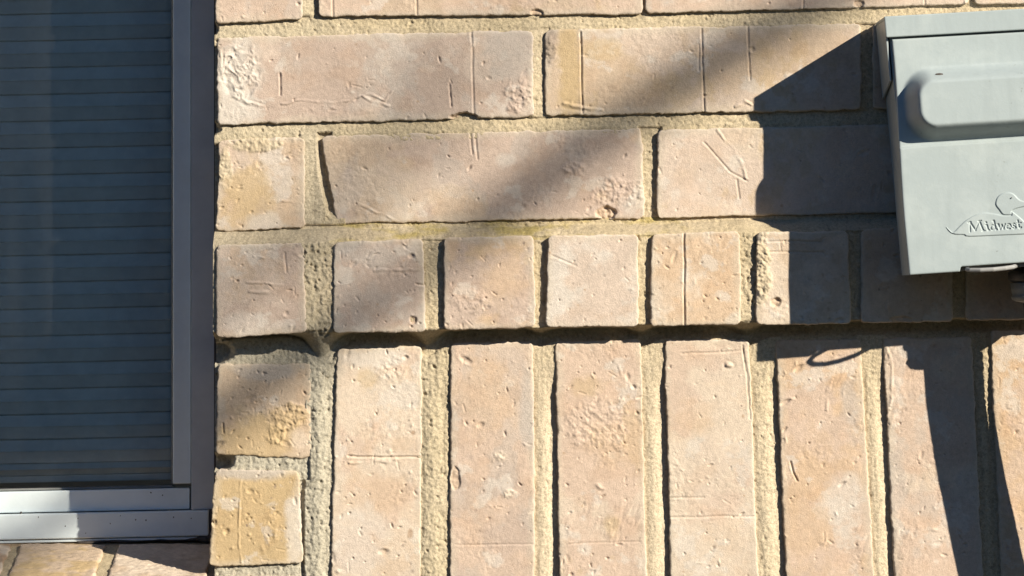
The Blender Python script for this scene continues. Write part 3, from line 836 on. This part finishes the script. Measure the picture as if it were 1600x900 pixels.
# specks of dirt on the lower frame
def specks():
    V = []; F = []
    r_ = random.Random(3)
    for sx, sy, rad, hv in ((236, 769.5, 1.9, R2), (254, 774, 1.4, R2), (33, 801.5, 2.4, R2), (60, 808, 1.3, R1), (102, 822, 1.1, R1), (172, 818, 1.2, R1), (228, 813, 1.6, R1),
                            (212, 812, 1.2, R1), (271, 808, 1.2, R1), (299, 810, 1.2, R1), (134, 833, 1.1, R1), (122, 810, 1.0, R1), (188, 806, 1.2, R1)):
        n = 7; c0 = len(V)
        for j in range(n):
            a_ = j * 6.283 / n; rr = rad * (0.35 + 0.75 * r_.random())
            V.append(at(sx + rr * math.cos(a_) * 0.9, sy + rr * math.sin(a_) * 1.2, hv + 0.3))
        V.append(at(sx, sy, hv + 1.2))
        for j in range(n): F.append((c0 + j, c0 + (j + 1) % n, c0 + n))
    me = poly_mesh('dirt_specks', [Vector(v) - win.location for v in V], F, M_CAULK)
    o = link('dirt_specks', me, win); o['kind'] = 'stuff'
specks()

# ------------------------------------------------------------------ pleated shade behind the glass
BH = -264.0
blind = thing('pleated_shade', 'pale pleated shade lowered behind the dark window glass', 'window shade', tuple(Vector(at(-110, 300, BH))))
def pleat_mesh(period):
    prof = [(-5, 0.5), (-5, 0.465), (0, 0.455), (10.5, 0.03), (12.4, 0.02), (12.4, -0.01), (9.8, -0.03), (0.5, -0.485), (-5, -0.495), (-5, -0.5)]
    prof = [(d, z * period) for d, z in prof]
    n = len(prof)
    V = []; F = []
    xs2 = np.linspace(-402, 402, 26)
    for j, xx in enumerate(xs2):
        for i, (d, z) in enumerate(prof):
            sag = 0.5 * math.sin(xx / 60.0 + i) * 0.5
            V.append((xx * S, -d * S, (z + sag) * S))
    for j in range(len(xs2) - 1):
        for i in range(n - 1):
            F.append((j * n + i, j * n + i + 1, (j + 1) * n + i + 1, (j + 1) * n + i))
    me = bpy.data.meshes.new('pleat'); me.from_pydata(V, [], F); me.materials.append(M_BLIND)
    me.polygons.foreach_set('use_smooth', [False] * len(F))
    return me
pm = {}
bounds = [741, 722, 684, 645, 605, 564]
yv = 564 - 41.8
while yv > -420: bounds.append(yv); yv -= 41.9
for a, b in zip(bounds[:-1], bounds[1:]):
    per = round((a - b) / ((DIST) / (DIST - BH)), 1)
    kk = (DIST - BH) / DIST
    per = round((a - b) * kk, 1)
    if per not in pm: pm[per] = pleat_mesh(per)
    p = Vector(at(-110, (a + b) / 2 + 0.021 * 260, BH))
    link('pleat', pm[per], blind, p - blind.location)
def bl_bar(y0, y1, h0, h1, nm, mat):
    cs = [at(x, y - k * (x - 150), h1) for (x, y) in ((-500, y0), (273, y0), (273, y1), (-500, y1))]
    f = [(p[0], -h1 * S, p[2]) for p in cs]; b = [(p[0], -h0 * S, p[2]) for p in cs]
    box8(nm, mat, blind, f, b, 0.0008)
bl_bar(742, 752, BH - 10, BH + 7, 'bottom_rail', M_BLIND)
# plain sheet added behind the shade to stop sky light leaking through
rm = mesh_np('backing_sheet', [(-1.2, 0.45, 0), (1.6, 0.45, 0), (1.6, 0.45, 3), (-1.2, 0.45, 3)], [(0, 1, 2, 3)], M_BACKING, False)
ro = link('backing_sheet', rm); ro['kind'] = 'structure'

# ------------------------------------------------------------------ grey disconnect box
boxo = thing('electrical_box', 'light grey metal electrical box hung slightly crooked on the brick wall', 'electrical box', tuple(Vector(at(1580, 230, 0))))
TLc, TRc, BRc, BLc = [np.array(p, float) for p in ((1381, 26), (1790, 3), (1806, 404), (1420, 430))]
D_T, D_B = 160.0, 184.0
corner = {}
cTL, cTR, cBR, cBL = at(*TLc, D_T), at(*TRc, D_T), at(*BRc, D_B), at(*BLc, D_B)
BW, BHT = 410.0, 404.0
def bx(s, t, d, rel=True):
    """box coordinates: s across, t down (survey units), d in front of the cover plane (or absolute if rel is False)"""
    s = np.asarray(s, float); t = np.asarray(t, float)
    u = s / BW; v = t / BHT
    x = cTL[0] * (1 - u) * (1 - v) + cTR[0] * u * (1 - v) + cBR[0] * u * v + cBL[0] * (1 - u) * v
    z = cTL[2] * (1 - u) * (1 - v) + cTR[2] * u * (1 - v) + cBR[2] * u * v + cBL[2] * (1 - u) * v
    hh = (D_T + (D_B - D_T) * v + d) if rel else (0 * u + d)
    return np.stack((x, -hh * S, z), -1)
def bxbox(name, mat, s0, s1, t0, t1, d0, d1, bev=0.0006, parent=None, absback=None):
    f = bx([s0, s1, s1, s0], [t0, t0, t1, t1], d1)
    b = bx([s0, s1, s1, s0], [t0, t0, t1, t1], d0) if absback is None else bx([s0, s1, s1, s0], [t0, t0, t1, t1], absback, False)
    o = box8(name, mat, parent or boxo, f, b, bev)
    if parent is not None: o.location = o.location - boxo.location
    return o
bxbox('back_box', M_BOX, 6, BW - 6, 3, BHT - 8, -22, -8, 0.0008, absback=1.0)
# hood: front strip, top sheet and two cheek plates with a slanted foot
bxbox('hood_front', M_BOX, 0, BW, 0, 33, -2, 5, 0.0009)
bxbox('hood_top', M_BOX, 0.4, BW - 0.4, 0.4, 5, -6, -2.2, 0.0003, absback=4.0)
def cheek(sA, sB):
    f = [bx(sA, 5.3, -2.4), bx(sB, 5.3, -2.4), bx(sB, 100, -10), bx(sA, 100, -10)]
    b = [bx(sA, 5.3, 4, False), bx(sB, 5.3, 4, False), bx(sB, 122, 4, False), bx(sA, 122, 4, False)]
    box8('hood_cheek', M_BOX, boxo, f, b, 0.0003)
cheek(0.5, 3.5); cheek(BW - 3.5, BW - 0.5)
# cover: sheet with folded edges, a domed grip and a lower ledge
def cover_h(s, t):
    h = 0 * s
    led = sstep(203.0, 206.0, t - 4 * np.exp(-s / 12))
    h = h + 4.5 * led
    # grip: raised, from s=46 on; t=88..192
    ex = s - 19; ez_t = t - 84; ez_b = 198 - t; exr = (BW - 24) - s
    r = 46.0
    dxc = np.clip(r - ex, 0, None); dxr = np.clip(r - exr, 0, None); dx = np.maximum(dxc, dxr); dz = np.maximum(np.clip(r - ez_t, 0, None), np.clip(r - ez_b, 0, None))
    dist = np.where((dx > 0) & (dz > 0), r - np.hypot(dx, dz), np.minimum(np.minimum(ex, exr), np.minimum(ez_t, ez_b)))
    g_ = sstep(-2, 25, dist)
    h = h + 38 * g_
    wavy = 0.5 * fbm(s / 120, t / 120, 71, 2)
    return h + wavy
ss = np.concatenate((np.array([9, 9.6, 10.6, 12.2]), np.arange(14.5, BW - 14, 2.0), BW - np.array([12.2, 10.6, 9.6, 9])))
ts = np.concatenate((np.array([36, 36.8, 38]), np.arange(40, 400, 1.8), np.array([400.5, 402, 403.2, 404])))
SS, TT = np.meshgrid(ss, ts)
# the left edge of the cover meets the measured edge lower down
TT0 = TT
TT = TT - 7.5 * sstep(84, 87, SS) * sstep(370, 396, TT)
SS2 = SS - 9 * (1 - sstep(0, 60, SS)) * sstep(60, 330, TT) 
HH = cover_h(SS, TT0)
ed = np.minimum(np.minimum(SS - 9, BW - 9 - SS), np.minimum(TT - 36, 404 - TT0))
HH = HH - 2.2 * (1 - np.sqrt(np.clip(1 - np.clip(1 - ed / 2.6, 0, 1) ** 2, 0, 1)))
cv = bx(SS2, TT, HH).reshape(-1, 3)
nr, nc = SS.shape
ring = np.concatenate((np.arange(nc), np.arange(1, nr) * nc + nc - 1, (nr - 1) * nc + np.arange(nc - 2, -1, -1), np.arange(nr - 2, 0, -1) * nc))
bk = bx(SS2.ravel()[ring], TT.ravel()[ring], 60, False)
n = len(ring); kx = np.arange(n); kx2 = (kx + 1) % n
side = np.stack((ring[kx], ring[kx2], nr * nc + kx2, nr * nc + kx), 1)
cover = link('cover', mesh_np('cover', np.concatenate((cv, bk)) - np.array(boxo.location), np.concatenate((grid_quads(nr, nc), side)), M_BOX, True), boxo)
cover.data.polygons.foreach_set('use_smooth', np.concatenate((np.ones(len(grid_quads(nr, nc)), bool), np.zeros(n, bool))))

# embossed duck plate with the maker's word cut into it
def s_t(px, py):
    """survey point on the cover -> box coordinates (numeric inverse of the bilinear map)"""
    u, v = 0.4, 0.8
    for _ in range(30):
        P = (TLc * (1 - u) * (1 - v) + TRc * u * (1 - v) + BRc * u * v + BLc * (1 - u) * v)
        du = (TRc - TLc) * (1 - v) + (BRc - BLc) * v; dv = (BLc - TLc) * (1 - u) + (BRc - TRc) * u
        J = np.array([du, dv]).T
        e = np.array((px, py)) - P
        d_ = np.linalg.solve(J, e); u += d_[0]; v += d_[1]
    return u * BW, v * BHT
body = [(1478, 355), (1483, 360), (1489, 363.5), (1499, 354), (1510, 344), (1524, 336.5), (1538, 333), (1553, 334.5), (1566, 337.2), (1580, 337.2),
        (1580, 331), (1590, 338), (1600, 347), (1606, 355), (1608, 361), (1604, 365), (1597, 366), (1560, 367.6), (1514, 369.5), (1506, 366.8), (1492, 366.2), (1484, 362.5)]
head = [(1567.5, 335.8), (1561, 328), (1556, 321.5), (1555.5, 316), (1557.5, 310), (1562, 305), (1569, 302), (1577, 301.5), (1584, 304.5), (1592, 312.5),
        (1601, 316), (1611, 318.5), (1612, 321), (1602, 322.5), (1590, 325), (1582, 328), (1579.5, 331), (1579, 335.8)]
def smooth_loop(lp, n=3):
    out = []
    L = len(lp)
    for i in range(L):
        p0, p1, p2, p3 = [np.array(lp[(i + j - 1) % L], float) for j in range(4)]
        for q in range(n):
            t = q / n
            out.append(tuple(0.5 * ((2 * p1) + (-p0 + p2) * t + (2 * p0 - 5 * p1 + 4 * p2 - p3) * t * t + (-p0 + 3 * p1 - 3 * p2 + p3) * t ** 3)))
    return out
def arc(cx, cy, rx, ry, a0, a1, n=10, slant=0.0):
    return [(cx + rx * math.cos(a0 + (a1 - a0) * i / n) - slant * ry * math.sin(a0 + (a1 - a0) * i / n), cy + ry * math.sin(a0 + (a1 - a0) * i / n)) for i in range(n + 1)]
STROKES = [  # M i d w e s t, drawn as a pen would
    ([(1515.2, 362.5), (1514.6, 347.6)], 1.0), ([(1514.8, 347.4), (1523.2, 360.0)], 1.45), ([(1523.2, 360.0), (1529.4, 346.0)], .8), ([(1529.4, 346.0), (1535.8, 361.0)], 1.45),
    ([(1511.8, 348.2), (1516.4, 347.0)], .8), ([(1527.8, 346.0), (1532.4, 345.0)], .8), ([(1533.6, 361.4), (1538.0, 360.6)], .8),
    ([(1539.6, 352.2), (1541.2, 351.8), (1543.6, 360.2), (1545.2, 359.6)], 1.25), ([(1539.6, 347.6), (1540.2, 348.0)], 1.3),
    (arc(1550.6, 355.8, 3.4, 3.9, 0.3, 6.0), 1.15), ([(1550.8, 345.4), (1552.2, 345.2), (1555.4, 359.4), (1556.8, 358.8)], 1.3),
    ([(1557.6, 351.0), (1559.0, 350.6), (1561.8, 358.6)], 1.3), ([(1561.8, 358.6), (1564.4, 351.4), (1567.4, 358.0)], 1.2), ([(1567.4, 358.0), (1569.6, 350.2)], .9),
    (arc(1575.4, 354.2, 3.5, 3.8, -0.1, -5.2), 1.2), ([(1572.2, 354.4), (1578.6, 353.4)], .8),
    ([(1585.8, 350.8), (1583.4, 349.6), (1581.4, 351.2), (1582.8, 353.2), (1585.4, 354.2), (1586.4, 356.2), (1584.2, 357.6), (1581.8, 356.6)], 1.15),
    ([(1589.4, 344.8), (1591.6, 355.8), (1593.2, 356.8), (1594.6, 355.6)], 1.3), ([(1587.2, 349.6), (1594.4, 348.2)], .9)]
def inside(X, Y, poly):
    c = np.zeros(X.shape, bool); n = len(poly)
    for i in range(n):
        x0, y0 = poly[i]; x1, y1 = poly[(i + 1) % n]
        if y0 == y1: continue
        c ^= ((y0 > Y) != (y1 > Y)) & (X < (x1 - x0) * (Y - y0) / (y1 - y0) + x0)
    return c
def emblem():
    gx, gy = np.meshgrid(np.arange(1474, 1617, 0.55), np.arange(298, 374, 0.55))
    sd = np.full(gx.shape, -1e9)
    for lp in (smooth_loop(body), smooth_loop(head)):
        d = seg_dist(gx, gy, lp + [lp[0]])
        sd = np.maximum(sd, np.where(inside(gx, gy, lp), d, -d))
    h = 2.0 * sstep(-1.4, 1.2, sd)
    crease = seg_dist(gx, gy, [(1567.5, 336.5), (1579.5, 336.5)]); h -= 1.1 * np.exp(-(crease / 0.9) ** 2)
    wd = np.full(gx.shape, 1e9)
    for pts_, w_ in STROKES: wd = np.minimum(wd, seg_dist(gx, gy, pts_) - w_)
    h -= 1.9 * (1 - sstep(-0.9, 0.7, wd))
    # box coordinates of the grid corners, bilinear inside (the cover is nearly flat here)
    ca = [s_t(*p) for p in ((1474, 298), (1617, 298), (1617, 374), (1474, 374))]
    u = (gx - 1474) / 143; v = (gy - 298) / 76
    sc = [ca[0][k_] * (1 - u) * (1 - v) + ca[1][k_] * u * (1 - v) + ca[2][k_] * u * v + ca[3][k_] * (1 - u) * v for k_ in (0, 1)]
    P = bx(sc[0], sc[1], cover_h(sc[0], sc[1]) - 0.25 + h).reshape(-1, 3) - np.array(boxo.location)
    Q = grid_quads(*gx.shape)
    keep = (sd.ravel()[Q] > -1.6).any(1); let = (wd.ravel()[Q] < 0.3).all(1) & keep
    for nm, sel in (('emblem', keep & ~let), ('lettering', let)):
        q = Q[sel]; used, inv = np.unique(q, return_inverse=True)
        link(nm, mesh_np(nm, P[used], inv.reshape(-1, 4), M_BOX, True), cover)
emblem()
# paint chip and eye
def fleck(px, py, rx, ry, d, nm, mat):
    n = 8; V = [bx(*s_t(px + rx * math.cos(i * 6.283 / n) * (0.8 + 0.4 * ((i * 7) % 3) / 2), py + ry * math.sin(i * 6.283 / n)), d) for i in range(n)]
    V.append(bx(*s_t(px, py), d + 1.5))
    me = poly_mesh(nm, [Vector(v) - boxo.location for v in V], [(i, (i + 1) % n, n) for i in range(n)], mat)
    link(nm, me, cover)
fleck(1580, 309.5, 1.2, 1.2, 8.0, 'duck_eye', M_FITTING)
fleck(1466, 118, 7, 2.6, float(cover_h(*[np.array(q_, float) for q_ in s_t(1466, 118)])) + 0.6, 'rust_fleck', M_CAULK)
# hasp under the cover: bent bar loop
hp = [at(1514, 420, 172), at(1511, 421, 190), at(1517, 422, 201), at(1532, 422, 207), at(1552, 421, 208), at(1570, 419, 204), at(1583, 417, 194), at(1588, 415, 172)]
V, F = tube(hp, [3.3 * S] * len(hp), 10)
ho = link('hasp', poly_mesh('hasp', [v - boxo.location for v in V], F, M_BOXIN), boxo)
bxbox('bottom_lip', M_BOXIN, 8, BW - 8, BHT - 7, BHT - 1, -60, -12, 0.0004)

# ------------------------------------------------------------------ conduit with its fitting
cond = thing('conduit', 'black flexible conduit with a grey fitting running down from the electrical box', 'conduit', tuple(Vector(at(1630, 440, 108))))
def lathe_down(name, prof, mat, cx, h, n=40):
    V = []; F = []
    for (py, r) in prof:
        c = Vector(at(cx + (py - 430) * 0.06, py, h))
        for j in range(n):
            a_ = 2 * math.pi * j / n
            V.append(c + Vector((math.cos(a_) * r * S, math.sin(a_) * r * S, 0)))
    for i in range(len(prof) - 1):
        for j in range(n): F.append((i * n + j, i * n + (j + 1) % n, (i + 1) * n + (j + 1) % n, (i + 1) * n + j))
    me = poly_mesh(name, [v - cond.location for v in V], F, mat)
    me.polygons.foreach_set('use_smooth', [True] * len(me.polygons))
    link(name, me, cond)
lathe_down('lock_nut', [(414, 30), (424, 53), (428, 54), (437, 54), (440, 48), (440.5, 30)], M_PLASTIC, 1630, 108)
lathe_down('fitting', [(440, 40), (441, 51), (455, 50), (461, 49), (462, 51), (467, 50), (470, 44), (472, 34), (474, 30)], M_FITTING, 1630, 108)
pts = []; rads = []
key = [(470, 1631, 110), (540, 1640, 112), (640, 1656, 112), (800, 1687, 111), (950, 1722, 110), (1150, 1768, 105), (1500, 1810, 90), (2000, 1820, 60), (2700, 1820, 60), (3040, 1820, 60)]
for (a, b) in zip(key[:-1], key[1:]):
    m_ = max(2, int((b[0] - a[0]) / 9))
    for i in range(m_):
        t = i / m_
        pts.append(at(a[1] + (b[1] - a[1]) * t, a[0] + (b[0] - a[0]) * t, a[2] + (b[2] - a[2]) * t)); rads.append(32.0 * S)
pts = [p for p in pts if p[2] > 0.0]; rads = rads[:len(pts)]
V, F = tube(pts, rads, 20)
hm = poly_mesh('hose', [v - cond.location for v in V], F, M_PLASTIC); hm.polygons.foreach_set('use_smooth', [True] * len(hm.polygons))
link('hose', hm, cond)

# ------------------------------------------------------------------ bare garden tree outside the picture; one limb shades the wall in a soft band
TO_SUN = -SUN_DIR
def sunward(px, py, L): return Vector(at(px, py, 0)) + TO_SUN * L
LIMB = 6.0
p_mid = sunward(880, 268, LIMB)
b_dir = (Vector(at(1140, 98, 0)) - Vector(at(620, 452, 0))).normalized()
tree = thing('bare_tree', 'bare garden tree standing out in front of the wall, its limb shading the bricks', 'tree', tuple(p_mid - b_dir * 1.9 - Vector((0, 0, p_mid.z - b_dir.z * 1.9))))
tb = tree.location
base_z = (p_mid - b_dir * 1.9).z
r_ = random.Random(8)
tp = [tb + Vector((0.05 * math.sin(i * 0.9), 0.05 * math.cos(i * 1.3), i * base_z * 1.9 / 9)) for i in range(10)]
V, F = tube(tp, [0.13 - 0.011 * i for i in range(10)], 14)
link('trunk', poly_mesh('trunk', [v - tb for v in V], F, M_BARK), tree)
limbs = []
lp = [p_mid + b_dir * t + Vector((0, 0.02 * math.sin(t * 5), 0.008 * math.sin(t * 9 + 1) + 0.004 * math.sin(t * 23) - 0.12 * max(0.0, -0.26 - t) ** 2)) for t in np.linspace(-1.9, 1.7, 40)]
limbs.append((lp, [(0.0178 - 0.004 * i / 39) * (1 + 0.28 * math.sin(i * 1.9) * math.sin(i * 0.7 + 1)) for i in range(40)]))
def twig(a, b, L, r0, r1, seed, wav=0.02):
    p0, p1 = sunward(*a, L), sunward(*b, L)
    q_ = random.Random(seed); ph = q_.random() * 6
    limbs.append(([p0 + (p1 - p0) * t + Vector((0, wav * math.sin(t * 11 + ph), wav * math.sin(t * 8 + ph) + 0.5 * wav * math.sin(t * 21 + 2 * ph))) for t in np.linspace(0, 1, 24)],
                  [r0 + (r1 - r0) * t for t in np.linspace(0, 1, 24)]))
twig((150, 640), (860, 30), 8.6, 0.010, 0.008, 1)
twig((150, 640), (640, 110), 9.4, 0.007, 0.006, 2, 0.03)
for i, (zf, dx, dy, dz) in enumerate(((1.35, -1.4, -0.9, 1.2), (1.5, -0.9, 0.7, 1.3), (1.2, -1.2, 0.3, 0.8), (1.7, 0.3, -0.9, 1.4), (1.85, -0.5, 0.2, 1.1))):
    st = tb + Vector((0, 0, base_z * zf))
    limbs.append(([st + Vector((dx, dy, dz)) * t + Vector((0.05 * math.sin(7 * t + i), 0.05 * math.cos(6 * t), 0.15 * t * t)) for t in np.linspace(0, 1, 10)],
                  [0.045 * (1 - 0.85 * t) for t in np.linspace(0, 1, 10)]))
for lpts, lr in limbs:
    V, F = tube(lpts, lr, 10)
    link('limb', poly_mesh('limb', [v - tb for v in V], F, M_BARK), tree)

# ------------------------------------------------------------------ unseen dark house, added to block low sky and deepen the shade
M_SIDING = mat_paint('dark_siding', (0.085, 0.08, 0.075), 0.8, 0.2, 0.2, 6, 0.001)
M_ROOF = mat_paint('roof_shingle', (0.06, 0.055, 0.05), 0.9, 0.1, 0.4, 12, 0.002)
M_PANE = mat_paint('dark_pane', (0.03, 0.035, 0.04), 0.1, 0.5, 0.1, 3)
def wbox(name, mat, parent, x0, x1, y0, y1, z0, z1, bev=0.005):
    f = [(x0, y0, z1), (x1, y0, z1), (x1, y0, z0), (x0, y0, z0)]
    b = [(x0, y1, z1), (x1, y1, z1), (x1, y1, z0), (x0, y1, z0)]
    return box8(name, mat, parent, f, b, bev)
house = thing('added_house', 'unseen dark gable house added to block low sky light', 'house', (-4, -8, 0))
wbox('wall', M_SIDING, house, -13, 3.2, -14, -7.0, 0, 2.6, 0.01)
rv = [Vector(v) - house.location for v in ((-13.4, -6.6, 2.605), (3.6, -6.6, 2.605), (3.6, -14.4, 2.605), (-13.4, -14.4, 2.605), (-13.4, -10.5, 3.9), (3.6, -10.5, 3.9))]
link('roof', poly_mesh('roof', rv, [(0, 1, 5, 4), (2, 3, 4, 5), (1, 2, 5), (3, 0, 4), (0, 3, 2, 1)], M_ROOF), house)
for wx in (-10.5, -6.5, -2.0, 1.2):
    for wz in (0.9,):
        o = wbox('window', M_FRAME, house, wx - 0.5, wx + 0.5, -7.05, -6.97, wz, wz + 1.2)
        pn = wbox('pane', M_PANE, house, wx - 0.44, wx + 0.44, -6.975, -6.962, wz + 0.06, wz + 1.14)
        loc = pn.location.copy(); pn.parent = o; pn.location = loc - o.location
